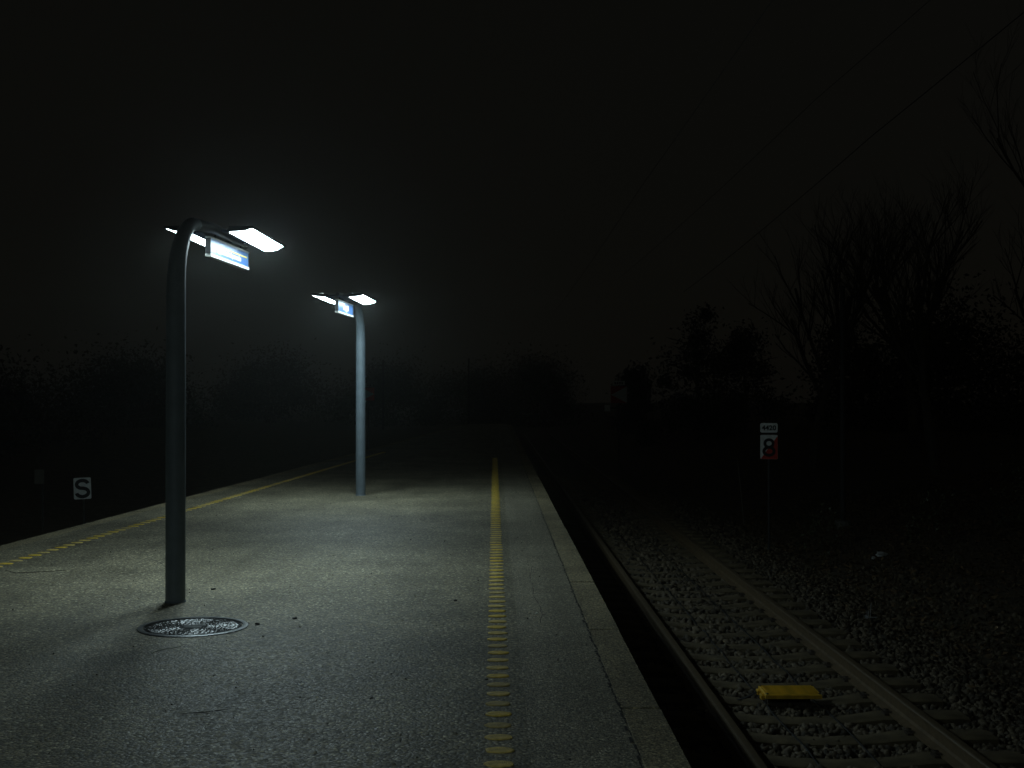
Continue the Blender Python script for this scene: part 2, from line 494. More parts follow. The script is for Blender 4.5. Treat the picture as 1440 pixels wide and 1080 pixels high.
# ballast stones: real faceted stones, too many to count
def stones(name, pts, sizes, material, squash=0.75):
    n = len(pts)
    cube = np.array([(x, y, z) for x in (-1, 1) for y in (-1, 1) for z in (-1, 1)], float)
    faces = np.array([(0,1,3,2),(4,6,7,5),(0,4,5,1),(2,3,7,6),(0,2,6,4),(1,5,7,3)])
    v = cube[None]*(0.5+rng.uniform(-0.22, 0.22, (n, 8, 3)))
    v *= np.array([1.0, 1.0, squash])*rng.uniform(0.75, 1.25, (n, 1, 3))
    # random rotation
    q = rng.normal(size=(n, 4)); q /= np.linalg.norm(q, axis=1, keepdims=True)
    w, x, y_, z = q.T
    Rm = np.stack([np.stack([1-2*(y_*y_+z*z), 2*(x*y_-z*w), 2*(x*z+y_*w)], -1),
                   np.stack([2*(x*y_+z*w), 1-2*(x*x+z*z), 2*(y_*z-x*w)], -1),
                   np.stack([2*(x*z-y_*w), 2*(y_*z+x*w), 1-2*(x*x+y_*y_)], -1)], 1)
    v = np.einsum('nij,nkj->nki', Rm, v)*sizes[:, None, None] + pts[:, None, :]
    f = faces[None] + (np.arange(n)*8)[:, None, None]
    me = bpy.data.meshes.new(name)
    me.vertices.add(n*8); me.vertices.foreach_set('co', v.reshape(-1))
    me.loops.add(n*24); me.loops.foreach_set('vertex_index', f.reshape(-1).astype(np.int32))
    me.polygons.add(n*6)
    me.polygons.foreach_set('loop_start', np.arange(0, n*24, 4, dtype=np.int32))
    me.materials.append(material)
    me.update(calc_edges=True); me.validate()
    return link(name, me)
pts, siz = [], []
def scatter(x0, x1, y0, y1, dens, s0, s1, zf):
    n = int((x1-x0)*(y1-y0)*dens)
    x = rng.uniform(x0, x1, n); yv = rng.uniform(y0, y1, n)
    s = rng.uniform(s0, s1, n)
    if x1 < 5.05:
        off = np.abs((yv-9.75+0.3) % 0.6 - 0.3)          # distance to the nearest sleeper axis
        keep = (off > 0.150) | (rng.uniform(0, 1, n) < 0.09) | (np.abs(x-TRACK_X) > 1.32)
        x, yv, s = x[keep], yv[keep], s[keep]; n = len(x)
    z = np.array([zf(a, c_) for a, c_ in zip(x, yv)]) + s*rng.uniform(-0.15, 0.45, n)
    pts.append(np.stack([x, yv, z], 1)); siz.append(s)
def bed_z(x, y):
    if x < 4.2: return -1.132
    if x < 5.0: return -1.132-0.138*(x-4.2)/0.8
    return -1.27-0.02*(x-5.0)
scatter(0.85, 1.70, 4.5, 14, 250, 0.035, 0.07, bed_z)
scatter(1.70, 3.40, 6.0, 13, 740, 0.026, 0.054, bed_z)
scatter(1.70, 3.40, 13, 22, 420, 0.035, 0.065, bed_z)
scatter(3.30, 5.0, 7.5, 14, 680, 0.026, 0.056, bed_z)
scatter(3.30, 5.1, 14, 22, 360, 0.03, 0.058, bed_z)
scatter(1.70, 5.1, 22, 34, 150, 0.04, 0.075, bed_z)
scatter(5.0, 6.3, 9.5, 20, 90, 0.025, 0.06, lambda x, y: ground_z(x, y))
tag(stones('ballast', np.concatenate(pts), np.concatenate(siz), M['stone']), 'grey brown crushed stone ballast around the sleepers', 'ballast', kind='stuff')

# fallen leaves and dry blades on the earth beside the track
def leaf_patch(name, n, area, size, zf, material, label, cat, upright=False):
    x0, x1, y0, y1 = area
    v = np.zeros((n, 4, 3))
    cx = rng.uniform(x0, x1, n); cy = rng.uniform(y0, y1, n)
    cz = np.array([zf(a, c_) for a, c_ in zip(cx, cy)])
    a = rng.uniform(0, 2*math.pi, n); s = rng.uniform(size[0], size[1], n)
    ux, uy = np.cos(a), np.sin(a)
    if upright:
        t = rng.uniform(-0.5, 0.5, (n, 2)); w_ = 0.004
        for k, (q, h) in enumerate(((-1, 0), (1, 0), (0.3, 1), (-0.3, 1))):
            v[:, k, 0] = cx + ux*q*w_ + t[:, 0]*s*h
            v[:, k, 1] = cy + uy*q*w_ + t[:, 1]*s*h
            v[:, k, 2] = cz - 0.01 + s*h
    else:
        for k, (q, h) in enumerate(((-1, 0), (0, -0.55), (1, 0), (0, 0.55))):
            v[:, k, 0] = cx + (ux*q - uy*h)*s
            v[:, k, 1] = cy + (uy*q + ux*h)*s
            v[:, k, 2] = cz + 0.012 + rng.uniform(-0.012, 0.035, n)
    me = bpy.data.meshes.new(name)
    me.vertices.add(n*4); me.vertices.foreach_set('co', v.reshape(-1))
    me.loops.add(n*4); me.loops.foreach_set('vertex_index', np.arange(n*4, dtype=np.int32))
    me.polygons.add(n); me.polygons.foreach_set('loop_start', np.arange(0, n*4, 4, dtype=np.int32))
    me.materials.append(material); me.update(calc_edges=True)
    return tag(link(name, me), label, cat, kind='stuff')
leaf_patch('fallen_leaves', 22000, (4.3, 12.0, 10.0, 30.0), (0.02, 0.05), lambda x, y: max(ground_z(x, y), bed_z(x, y) if x < 5.2 else -9), M['leaf_litter'], 'brown fallen leaves covering the earth beside the track', 'leaves')
leaf_patch('dry_grass', 5000, (4.6, 12.0, 10.5, 30.0), (0.05, 0.22), ground_z, M['grass'], 'thin dry grass blades on the bank beside the track', 'grass', True)

# ------------------------------------------------------------------ lamp posts
M['halo_emitter'] = emit('added_halo_glow', LAMP_COLOUR, 16.0)  # glow surface added for the halo above the lamps, no real lamp part
def lamp_post(loc, rz, hx, label):
    """hx: how far the lamp head sits to the side of the pole's own axis"""
    root = empty('lamp_post', loc, rz, label, 'lamp post', 'lamp posts on the platform')
    # pole: straight tube that bends over into the arm
    pts_, rad_ = [(0, 0, -0.02), (0, 0, 0.6), (0, 0, 1.4), (0, 0, 2.30)], [0.0725, 0.0725, 0.072, 0.070]
    for k in range(1, 11):
        a = R(9*k)
        pts_.append((0, 0.56*(1-math.cos(a)), 2.30+0.56*math.sin(a))); rad_.append(0.070-0.0020*k)
    m_ = MB(); m_.tube(pts_, rad_, 24)
    m_.build('pole', M['pole'], root, smooth=True)
    m_ = MB(); m_.lathe([(0.0735, 0.0), (0.079, 0.0), (0.078, 0.008), (0.0735, 0.014)], 32)
    m_.build('base_collar', M['pole'], root, smooth=True)
    # spine that runs on from the bend between the two lamps
    m_ = MB(); m_.tube([(0, 0.54, 2.86), (hx, 0.85, 2.868), (hx, 1.6, 2.868), (hx, 2.02, 2.86)], [0.049, 0.042, 0.036, 0.024], 12)
    m_.build('arm', M['housing'], root, smooth=True)
    for sgn in (-1, 1):
        h = MB()
        # gull-wing shell: closed top over the diffuser
        prof_ = [(0.150, 2.812), (0.160, 2.868), (0.30, 2.869), (0.352, 2.868), (0.358, 2.850), (0.352, 2.846), (0.345, 2.851), (0.296, 2.832), (0.165, 2.822)]
        h.prism([(hx+sgn*a, z) for a, z in prof_], 'y', 0.700, 2.055)
        ho = h.build('lamp_housing', M['housing'], root)
        d = MB()
        sec = [(0.166, 2.8195), (0.1665, 2.8135), (0.23, 2.8165), (0.296, 2.8265), (0.342, 2.8480)]
        # lit diffuser: thin bowl under the shell, rounded corner at the outer tip
        yn_, yf_ = 0.712, 2.043
        rows = []
        for yv, inset in ((yn_, 0.010), (yn_+0.012, 0.0), (yf_-0.06, 0.0), (yf_, 0.030)):
            rows.append([(hx+sgn*(a if i < 3 else a-inset*(i-2)*0.5), yv, z) for i, (a, z) in enumerate(sec)])
        vs_ = [q for r_ in rows for q in r_]; n_ = len(sec)
        fs_ = [(j*n_+i, j*n_+i+1, (j+1)*n_+i+1, (j+1)*n_+i) for j in range(3) for i in range(n_-1)]
        d.add(vs_, fs_)
        d.build('diffuser', M['lamp'], ho)
        # added glowing strip on the shell top, only there to light the haze above
        d = MB(); d.add([(hx+sgn*0.190, 0.73, 2.8715), (hx+sgn*0.190, 2.02, 2.8715), (hx+sgn*0.345, 2.02, 2.8705), (hx+sgn*0.345, 0.73, 2.8705)], [(0,1,2,3)])
        d.build('halo_emitter', M['halo_emitter'], ho)
        for yv in (0.95, 1.75):
            br = MB(); br.tube([(hx, yv, 2.868), (hx+sgn*0.10, yv, 2.862), (hx+sgn*0.20, yv, 2.850)], 0.014, 8)
            br.build('bracket', M['housing'], root)
    return root
lamp_post((-2.350, 9.49, 0), -0.03, 0.065, 'dark curved lamp post beside the manhole cover, nearest the viewer')
lamp_post((-1.995, 19.20, 0), math.pi-0.041, 0.02, 'pale blue grey lamp post standing farther along the platform')
# the next post of the same row stands beside the viewer, out of the picture, and lights the foreground
lamp_post((-2.73, -0.20, 0), -0.03, 0.04, 'lamp post of the same row beside the viewer, left of the picture')

# station signs that hang along the lamp arms
def strokes(mb, x, items, mi=0):
    """items: (y0, y1, z0, z1) flat lettering strokes on the face plane x"""
    for y0, y1, z0, z1 in items:
        t = 0.002 if x > 0 else -0.002
        mb.box(min(x, x+t), max(x, x+t), y0, y1, z0, z1)
def hanging_sign(loc, rz, y0, y1, z0, z1, label, kind):
    s = empty('hanging_sign', loc, rz, label, 'sign', 'signs hanging from the lamp arms')
    b_ = MB(); b_.box(-0.017, 0.017, y0, y1, z0, z1)
    b_.build('sign_panel', M['sign_blue'], s)
    for za, zb, nm in ((z0-0.012, z0+0.012, 'bottom_rail'), (z1-0.008, z1+0.006, 'top_rail')):
        f = MB(); f.box(-0.024, 0.024, y0-0.002, y1+0.002, za, zb); f.build(nm, M['alu'], s)
    for ya, yb in ((y0-0.006, y0+0.006), (y1-0.006, y1+0.006)):
        f = MB(); f.box(-0.0225, 0.0225, ya, yb, z0+0.0125, z1-0.0085); f.build('end_cap', M['housing'], s)
    for yv in (y0+0.2, y1-0.2):
        hg = MB(); hg.tube([(0, yv, z1+0.004), (0, yv, 2.86)], 0.009, 8)
        hg.build('hanger', M['housing'], s)
    H_ = z1-z0
    for side in (-1, 1):
        x = 0.0175*side
        # local +y points away from the pole; reading direction differs on the two faces
        rev = (rz > 1.0)
        if kind == 'name':
            st_ = MB(); strokes(st_, x, [(y0+0.30, y1-0.06, z0+H_*0.60, z0+H_*0.68)])
            st_.build('yellow_stripe', M['sign_yellow'], s)
            t_ = MB(); rd2 = random.Random(3); yv = y0+0.18; items = []
            while yv < y1-0.26:
                w_ = rd2.uniform(0.016, 0.026); hh = rd2.choice([0.23, 0.23, 0.23, 0.33])
                lo = rd2.choice([0.0, 0.0, 0.0, 0.0, -0.07])
                base = z0+H_*0.26
                items.append((yv, yv+0.010, base+lo*H_, base+hh*H_))
                items.append((yv+0.010, yv+w_, base, base+0.045*H_) if rd2.random() < 0.6 else (yv+0.010, yv+w_, base+0.18*H_, base+0.23*H_))
                items.append((yv+w_, yv+w_+0.009, base, base+0.23*H_))
                yv += w_+0.017
            strokes(t_, x, items); t_.build('lettering', M['sign_white'], s)
        else:
            yc = (y0+y1)/2
            t_ = MB(); base = z0+H_*0.30
            items = [(yc+0.12, yc+0.19, base, base+0.56*H_), (yc+0.07, yc+0.12, base+0.26*H_, base+0.38*H_), (yc+0.01, yc+0.07, base, base+0.38*H_),
                     (yc-0.08, yc-0.01, base-0.14*H_, base+0.38*H_), (yc-0.13, yc-0.08, base+0.26*H_, base+0.38*H_), (yc-0.13, yc-0.08, base, base+0.10*H_), (yc-0.20, yc-0.13, base, base+0.46*H_)]
            strokes(t_, x, items); t_.build('lettering', M['sign_white'], s)
    return s
hanging_sign((-2.365, 9.49, 0), -0.07, 0.86, 2.04, 2.655, 2.80, 'blue name sign with yellow stripe hanging from the nearest lamp post', 'name')
hanging_sign((-1.995, 19.20, 0), math.pi-0.07, 0.74, 1.86, 2.635, 2.80, 'blue sign with short white lettering hanging from the farther lamp post', 'short')

# ------------------------------------------------------------------ manhole cover
mh = empty('manhole_cover', (-1.98, 8.47, 0.0), 0.3, 'round cast iron manhole cover with studded pattern beside the nearest lamp post', 'manhole cover')
m_ = MB(); m_.lathe([(0.320, 0.0015), (0.322, 0.008), (0.350, 0.009), (0.357, 0.006), (0.358, 0.0005)], 72)
m_.build('frame', M['iron_ring'], mh, smooth=True)
m_ = MB(); m_.lathe([(0.314, 0.0015), (0.312, 0.0055), (0.296, 0.0060), (0.294, 0.0032), (0.0001, 0.0032)], 72)
m_.build('lid', M['iron'], mh, smooth=True)
m_ = MB(); rd = random.Random(4)
for ring in range(2, 12):
    r0 = ring*0.0255
    n_ = int(2*math.pi*r0/0.034)
    for k in range(n_):
        a = 2*math.pi*(k+0.5*(ring % 2))/n_
        if abs(r0*math.sin(a)) < 0.055 and abs(r0*math.cos(a)) < 0.09: continue
        cx, cy = r0*math.cos(a), r0*math.sin(a)
        hw, hl = 0.010*rd.uniform(0.8, 1.2), 0.014*rd.uniform(0.8, 1.2)
        ca, sa = math.cos(a+(k % 2)*1.57), math.sin(a+(k % 2)*1.57)
        def Q(u, w_, z): return (cx+u*ca-w_*sa, cy+u*sa+w_*ca, z)
        tz = 0.0066+rd.uniform(-0.0010, 0.0012); tl = rd.uniform(-0.0012, 0.0012)
        m_.add([Q(-hl,-hw,0.003),Q(hl,-hw,0.003),Q(hl,hw,0.003),Q(-hl,hw,0.003),Q(-hl*.35,-hw*.2,tz+tl),Q(hl*.35,-hw*.2,tz),Q(hl*.35,hw*.2,tz-tl),Q(-hl*.35,hw*.2,tz)],
               [(0,1,5,4),(1,2,6,5),(2,3,7,6),(3,0,4,7),(4,5,6,7)])
tag(m_.build('stud_pattern', M['iron'], mh), kind='stuff')
m_ = MB(); m_.box(-0.08, 0.08, 0.012, 0.038, 0.0033, 0.0085, b=0.003)
m_.build('lifting_grip', M['iron_ring'], mh, rot=(0, 0, -0.3))
m_ = MB(); m_.box(-0.06, 0.06, -0.042, -0.006, 0.0033, 0.0065, b=0.002)
m_.build('maker_plate', M['iron_ring'], mh, rot=(0, 0, -0.3))

# ------------------------------------------------------------------ balise and cables in the track
ba = empty('track_beacon', (2.50, 10.80, -1.075), -0.02, 'yellow box shaped track beacon lying between the rails', 'track beacon')
m_ = MB(); m_.box(-0.235, 0.235, -0.165, 0.165, 0.068, 0.105, b=0.007)
m_.build('housing', M['balise'], ba)
rm = MB(); rm.box(-0.215, 0.215, -0.012, 0.012, 0.1052, 0.111, b=0.003); rm = rm.mesh('rib', M['balise'])
for i in range(7): link('rib', rm, ba, (0, -0.135+i*0.045, 0))
for ya, yb in ((-0.12, -0.04), (0.05, 0.12)):
    m_ = MB(); m_.box(-0.262, -0.2352, ya, yb, 0.05, 0.09, b=0.006); m_.build('cable_gland', M['balise'], ba)
bm_ = MB(); bm_.lathe([(0.011, 0.0), (0.011, 0.008), (0.0001, 0.008)], 6); bm_ = bm_.mesh('bolt', M['clip'])
for bx_ in (-0.225, 0.225):
    for by_ in (-0.15, 0.15): link('bolt', bm_, ba, (bx_*0.97, by_, 0.1052))
m_ = MB(); m_.tube([(-0.262, 0.085, 0.068), (-0.34, 0.10, 0.02), (-0.45, 0.16, -0.03), (-0.62, 0.17, -0.04)], 0.009, 6); m_.build('lead_cable', M['cable'], ba, smooth=True)
m_ = MB(); m_.box(-0.18, 0.18, 0.02, 0.14, -0.13, 0.064)
m_.build('mounting_bracket', M['clip'], ba)
def cable(x, label, seed):
    rd = random.Random(seed); pts_ = []
    yv = 4.0
    while yv < 40:
        pts_.append((x+rd.uniform(-0.012, 0.012), yv, -1.088+rd.uniform(-0.012, 0.012))); yv += 0.5
    m_ = MB(); m_.tube(pts_, 0.008, 6)
    return tag(m_.build('track_cable', M['cable'], smooth=True), label, 'cable', 'cables along the track')
cable(2.305, 'thin black cable along the sleepers nearer the platform', 1)
cable(2.750, 'thin black cable along the sleepers nearer the far rail', 2)

# ------------------------------------------------------------------ trackside boards
FONT = bpy.data.fonts[0] if len(bpy.data.fonts) else None
def glyphs(name, text, h, material, parent, loc, bold=0.0, wide=1.0):
    cu = bpy.data.curves.new(name, 'FONT'); cu.body = text; cu.size = h/0.73
    cu.align_x = 'CENTER'; cu.align_y = 'CENTER'; cu.extrude = 0.0015; cu.offset = bold
    tmp = bpy.data.objects.new(name+'_tmp', cu); COL.objects.link(tmp)
    dg = bpy.context.evaluated_depsgraph_get()
    me = bpy.data.meshes.new_from_object(tmp.evaluated_get(dg))
    bpy.data.objects.remove(tmp); bpy.data.curves.remove(cu)
    # centre on its own bounds
    co = np.empty(len(me.vertices)*3); me.vertices.foreach_get('co', co); co = co.reshape(-1, 3)
    co[:, 0] -= (co[:, 0].min()+co[:, 0].max())/2; co[:, 1] -= (co[:, 1].min()+co[:, 1].max())/2
    co[:, 0] *= wide
    co[:, 1] *= h/(co[:, 1].max()-co[:, 1].min())
    me.vertices.foreach_set('co', co.reshape(-1)); me.materials.clear(); me.materials.append(material); me.update()
    o = link(name, me, parent, loc, (R(90), 0, 0))
    return o
def board(mb, w, h, cz, r=0.02, t=0.004, y=0.0):
    """rounded rectangular plate, facing -y"""
    pr = []
    for cx, cy, a0 in ((w/2-r, h/2-r, 0), (-w/2+r, h/2-r, 90), (-w/2+r, -h/2+r, 180), (w/2-r, -h/2+r, 270)):
        for k in range(4):
            a = R(a0+30*k); pr.append((cx+r*math.cos(a), cz+cy+r*math.sin(a)))
    mb.prism(pr, 'y', y-t, y)

def stroke(name, pts_, w, material, parent, loc, closed=False):
    """flat thick line in the x-z plane, facing -y"""
    m_ = MB(); n = len(pts_); L_, R_ = [], []
    for i in range(n):
        p0 = Vector(pts_[(i-1) % n] if closed else pts_[max(i-1, 0)]); p1 = Vector(pts_[(i+1) % n] if closed else pts_[min(i+1, n-1)])
        d = (p1-p0).normalized(); q = Vector((-d.y, d.x))*w/2; c_ = Vector(pts_[i])
        L_.append(c_+q); R_.append(c_-q)
    vs_ = [(v.x, -0.0008, v.y) for v in L_]+[(v.x, -0.0008, v.y) for v in R_]+[(v.x, 0.0008, v.y) for v in L_]+[(v.x, 0.0008, v.y) for v in R_]
    fs_ = []
    for i in range(n if closed else n-1):
        j = (i+1) % n
        fs_ += [(i, j, n+j, n+i), (2*n+i, 3*n+i, 3*n+j, 2*n+j), (i, 2*n+i, 2*n+j, j), (n+i, n+j, 3*n+j, 3*n+i)]
    m_.add(vs_, fs_)
    return m_.build(name, material, parent, loc=loc)
def oval(cx, cz, rx, rz_, a0=0, a1=360, n=28):
    return [(cx+rx*math.cos(R(a0+(a1-a0)*k/n)), cz+rz_*math.sin(R(a0+(a1-a0)*k/n))) for k in range(n + (0 if abs(a1-a0) == 360 else 1))]
# S board beyond the left edge
s = empty('track_board', (-7.64, 24.0, -1.22), 0.12, 'white board with black letter S beyond the left platform edge', 'track board')
s.rotation_euler = (0, R(-2.0), 0.24)
m_ = MB(); board(m_, 0.31, 0.40, 0.97, 0.022); m_.build('board', M['board_white'], s)
sp = oval(0.0, 0.075, 0.100, 0.072, 12, 262, 22)[:-1] + oval(0.0, -0.075, 0.106, 0.078, 82, -172, 24)
stroke('letter', sp, 0.064, M['board_black'], s, (0, -0.0062, 0.97))
m_ = MB(); m_.tube([(0.01, 0.03, -0.1), (0.01, 0.03, 1.12)], 0.022, 10); m_.build('post', M['post'], s)
# plain board seen dimly at the far left
s = empty('track_board', (-9.18, 26.0, -1.22), 0.1, 'small blank grey board on a thin post at far left', 'track board')
m_ = MB(); m_.box(-0.095, 0.095, -0.006, 0.0, 0.91, 1.20); m_.build('board', M['board_back'], s)
m_ = MB(); m_.tube([(0.06, 0.03, -0.1), (0.06, 0.03, 1.15)], 0.02, 8); m_.build('post', M['post'], s)
# 8 board with number plate
s = empty('track_board', (4.74, 22.0, -1.25), -0.18, 'white and red board with black 8 under plate 4420', 'track board')
m_ = MB(); board(m_, 0.295, 0.165, 2.18, 0.022); m_.build('number_plate', M['board_white'], s)
glyphs('number', '4420', 0.085, M['board_black'], s, (0, -0.0062, 2.18), bold=0.003, wide=1.04)
m_ = MB(); board(m_, 0.295, 0.418, 1.848, 0.018); bo = m_.build('board', M['board_white'], s)
m_ = MB(); w2, h2, cz = 0.1475, 0.209, 1.848
m_.prism([(w2-0.003, cz+h2-0.02), (w2-0.003, cz-h2+0.014), (w2-0.014, cz-h2+0.003), (-w2+0.008, cz-h2+0.003)], 'y', -0.0075, -0.0045)
m_.build('red_half', M['board_red'], s)
stroke('numeral_upper_bowl', oval(0, 0.070, 0.070, 0.064), 0.047, M['board_black'], s, (0.0, -0.0105, 1.842), True)
stroke('numeral_lower_bowl', oval(0, -0.066, 0.086, 0.070), 0.050, M['board_black'], s, (0.0, -0.0125, 1.842), True)
m_ = MB(); m_.tube([(0, 0.03, -0.1), (0, 0.03, 2.28)], 0.024, 10); m_.build('post', M['post'], s)
# arrow boards
def arrow_board(loc, flip, label, box_dx):
    s = empty('arrow_board', loc, 0.0, label, 'track board', 'red and white arrow boards')
    zc = 2.70
    m_ = MB(); m_.box(-0.28, 0.28, -0.006, 0.0, zc-0.29, zc+0.29); m_.build('board', M['board_red'], s)
    m_ = MB(); m_.prism([(flip*0.275, zc+0.285), (flip*0.275, zc-0.285), (-flip*0.27, zc)], 'y', -0.0105, -0.0075); m_.build('white_triangle', M['board_white'], s)
    m_ = MB(); board(m_, 0.42, 0.145, zc+0.40, 0.02); m_.build('number_plate', M['board_white'], s)
    m_ = MB()
    for k in range(4): m_.box(-0.15+k*0.08, -0.10+k*0.08, -0.0075, -0.0055, zc+0.365, zc+0.435)
    m_.build('number', M['board_black'], s)
    if box_dx is not None:
        m_ = MB(); m_.box(box_dx-0.095, box_dx+0.095, -0.07, 0.02, zc-0.57, zc-0.35, b=0.01); m_.build('marker_box', M['board_white'], s)
        m_ = MB(); m_.box(box_dx, 0.0, 0.021, 0.05, zc-0.48, zc-0.44); m_.build('side_arm', M['post'], s)
    m_ = MB(); m_.tube([(0, 0.06, -0.1), (0, 0.06, zc+0.45)], 0.035, 10); m_.build('post', M['post'], s)
    return s
arrow_board((4.30, 44.0, -1.25), 1, 'red board with white triangle pointing left above the right track', -0.40)
arrow_board((-5.69, 58.0, -1.25), -1, 'red board with white triangle pointing right, mostly behind the farther lamp post', None)
# leaning marker rod
m_ = MB(); m_.tube([(0, 0, -0.15), (-0.07, 0.01, 0.6), (-0.14, 0.02, 1.28)], [0.011, 0.011, 0.009], 8)
tag(m_.build('marker_rod', M['board_back'], loc=(5.29, 27.0, -1.13)), 'thin pale leaning rod left of the board with the 8', 'rod')

# ------------------------------------------------------------------ overhead line mast and wires
ms = empty('line_mast', (6.70, 24.5, ground_z(6.7, 24.5)), 0, 'slim grey overhead line mast right of the board with the 8', 'mast')
m_ = MB(); m_.tube([(0, 0, -0.2), (0, 0, 3.0), (0, 0, 4.6)], [0.056, 0.052, 0.049], 12); m_.build('pole', M['post'], ms, smooth=True)
m_ = MB(); m_.lathe([(0.0475, 0.0), (0.06, 0.0), (0.055, 0.03), (0.001, 0.05)], 12); m_.build('cap', M['post'], ms, loc=(0, 0, 4.59))
m_ = MB(); m_.tube([(0, 0, -0.1), (0, 0, 0.12)], 0.16, 12); m_.build('footing', M['retaining'], ms)
def wire(pts_, r_, label):
    m_ = MB(); out = []
    for i in range(len(pts_)-1):
        a, b_ = Vector(pts_[i]), Vector(pts_[i+1])
        for k in range(12):
            t = k/12; q = a.lerp(b_, t); q.z -= 0.10*4*t*(1-t); out.append(q)
    out.append(Vector(pts_[-1]))
    m_.tube(out, r_, 6)
    tag(m_.build('overhead_wire', M['wire'], smooth=True), label, 'wire', 'overhead wires')
wire([(4.95, -15, 6.50), (7.28, 24.5, 6.48), (9.2, 62, 6.4)], 0.008, 'outermost dark overhead wire crossing the upper right corner')
wire([(6.3, -15, 7.2), (6.16, 24.5, 7.15), (6.1, 62, 7.1)], 0.0045, 'middle of the three dark overhead wires at upper right')
wire([(2.55, -15, 5.5), (2.80, 24.5, 5.45), (2.9, 62, 5.4)], 0.004, 'dark overhead wire above the right track, leftmost of the three')

# far masts that barely show
for x, y_, lab in ((-8.3, 96.0, 'dark distant mast just right of the farther lamp post'), (-1.8, 92.0, 'dark distant mast behind the platform end near the yellow dashes')):
    s = empty('line_mast', (x, y_, -1.25), 0, lab, 'mast')
    m_ = MB(); m_.tube([(0, 0, -0.2), (0, 0, 5.2)], [0.08, 0.06], 8); m_.build('pole', M['wire'], s)
# distant light
s = empty('street_light', (15.5, 90.0, -0.2), 0, 'tiny distant street light glowing among the dark trees', 'street light')
m_ = MB(); m_.tube([(0, 0, -0.3), (0, 0, 4.5), (0, -0.25, 4.75), (0, -0.5, 4.75)], [0.06, 0.05, 0.04, 0.04], 8); m_.build('pole', M['post'], s)
m_ = MB(); m_.box(-0.09, 0.09, -0.62, -0.50, 4.66, 4.80); m_.build('lamp_head', M['housing'], s)
m_ = MB(); m_.box(-0.05, 0.05, -0.640, -0.622, 4.59, 4.655); m_.build('lamp_glass', M['far_lamp'], s)

# ------------------------------------------------------------------ trees and shrubs
def bare_tree(loc, height, seed, label, lean=0.0):
    rd = random.Random(seed)
    root = empty('bare_tree', loc, 0, label, 'tree', 'bare trees on the bank')
    tr, cr = MB(), MB()
    def grow(p0, d, L_, r0, lev):
        n_ = 4 if lev < 2 else 3
        pts_ = [Vector(p0)]; dd = Vector(d)
        for i in range(n_):
            dd = (dd + Vector((rd.uniform(-.16, .16), rd.uniform(-.16, .16), rd.uniform(-.03, .12)))).normalized()
            pts_.append(pts_[-1]+dd*L_/n_)
        r1 = r0*(0.55 if lev else 0.6)
        (tr if lev < 2 else cr).tube(pts_, [r0+(r1-r0)*i/n_ for i in range(n_+1)], (8, 6, 4, 3, 3)[lev], cap=False)
        if lev >= 4: return
        for k in range((8, 6, 5, 4)[lev]):
            t = rd.uniform(0.35 if lev == 0 else 0.2, 1.0)
            i = min(int(t*n_), n_-1); q = pts_[i].lerp(pts_[i+1], t*n_-i)
            az = rd.uniform(0, 2*math.pi); sp = rd.uniform(0.35, 0.85)
            side = Vector((math.cos(az), math.sin(az), 0))
            nd = (dd*(1-sp*0.4)+side*sp+Vector((0, 0, 0.35))).normalized()
            grow(q, nd, L_*rd.uniform(0.42, 0.66), max((r0+(r1-r0)*t)*0.55, 0.004), lev+1)
    grow((0, 0, -0.2), (lean, 0, 1), height*0.52, height*0.014, 0)
    tr.build('trunk', M['bark'], root, smooth=True); cr.build('crown', M['bark'], root)
    return root
def leafy(name, loc, w, h, n, seed, label, cat, group, material, leaf=0.09, trunk=True):
    rd = random.Random(seed); r2 = np.random.default_rng(seed)
    root = empty(name, loc, 0, label, cat, group)
    if trunk:
        m_ = MB(); m_.tube([(0, 0, -0.2), (rd.uniform(-.1, .1), 0, h*0.4), (rd.uniform(-.2, .2), 0, h*0.85)], [h*0.022, h*0.017, h*0.005], 8)
        for k in range(10):
            z = rd.uniform(0.15, 0.8)*h; a = rd.uniform(0, 6.28)
            m_.tube([(0, 0, z), (math.cos(a)*w*.25, math.sin(a)*w*.25, z+h*.07), (math.cos(a)*w*.42, math.sin(a)*w*.42, z+h*.10)], [h*.008, h*.005, h*.002], 5, cap=False)
        m_.build('trunk', M['bark'], root)
    # leaf clumps of unequal size, open gaps between them
    nc = 26; cl = []
    for k in range(nc):
        t = rd.uniform(0.05, 1.0); a = rd.uniform(0, 6.28)
        rr = w*0.5*(1-0.75*max(0, t-0.35)/0.65)*rd.uniform(0.35, 1.0)
        cl.append((rr*math.cos(a), rr*math.sin(a), t*h, rd.uniform(0.10, 0.24)*w))
    cl = np.array(cl); idx = r2.integers(0, nc, n)
    ctr = cl[idx, :3] + r2.normal(size=(n, 3))*cl[idx, 3][:, None]*np.array([0.6, 0.6, 0.5])
    ctr[:, 2] = np.abs(ctr[:, 2])+0.02
    a = r2.normal(size=(n, 3)); a /= np.linalg.norm(a, axis=1, keepdims=True)
    b_ = np.cross(a, r2.normal(size=(n, 3))); b_ /= np.linalg.norm(b_, axis=1, keepdims=True)
    s_ = r2.uniform(0.5, 1.2, n)[:, None]*leaf
    v = np.stack([ctr-a*s_, ctr-b_*s_*0.5, ctr+a*s_, ctr+b_*s_*0.5], 1)
    me = bpy.data.meshes.new('crown')
    me.vertices.add(n*4); me.vertices.foreach_set('co', v.reshape(-1))
    me.loops.add(n*4); me.loops.foreach_set('vertex_index', np.arange(n*4, dtype=np.int32))
    me.polygons.add(n); me.polygons.foreach_set('loop_start', np.arange(0, n*4, 4, dtype=np.int32))
    me.materials.append(material); me.update(calc_edges=True)
    link('crown', me, root)
    return root
gz = ground_z
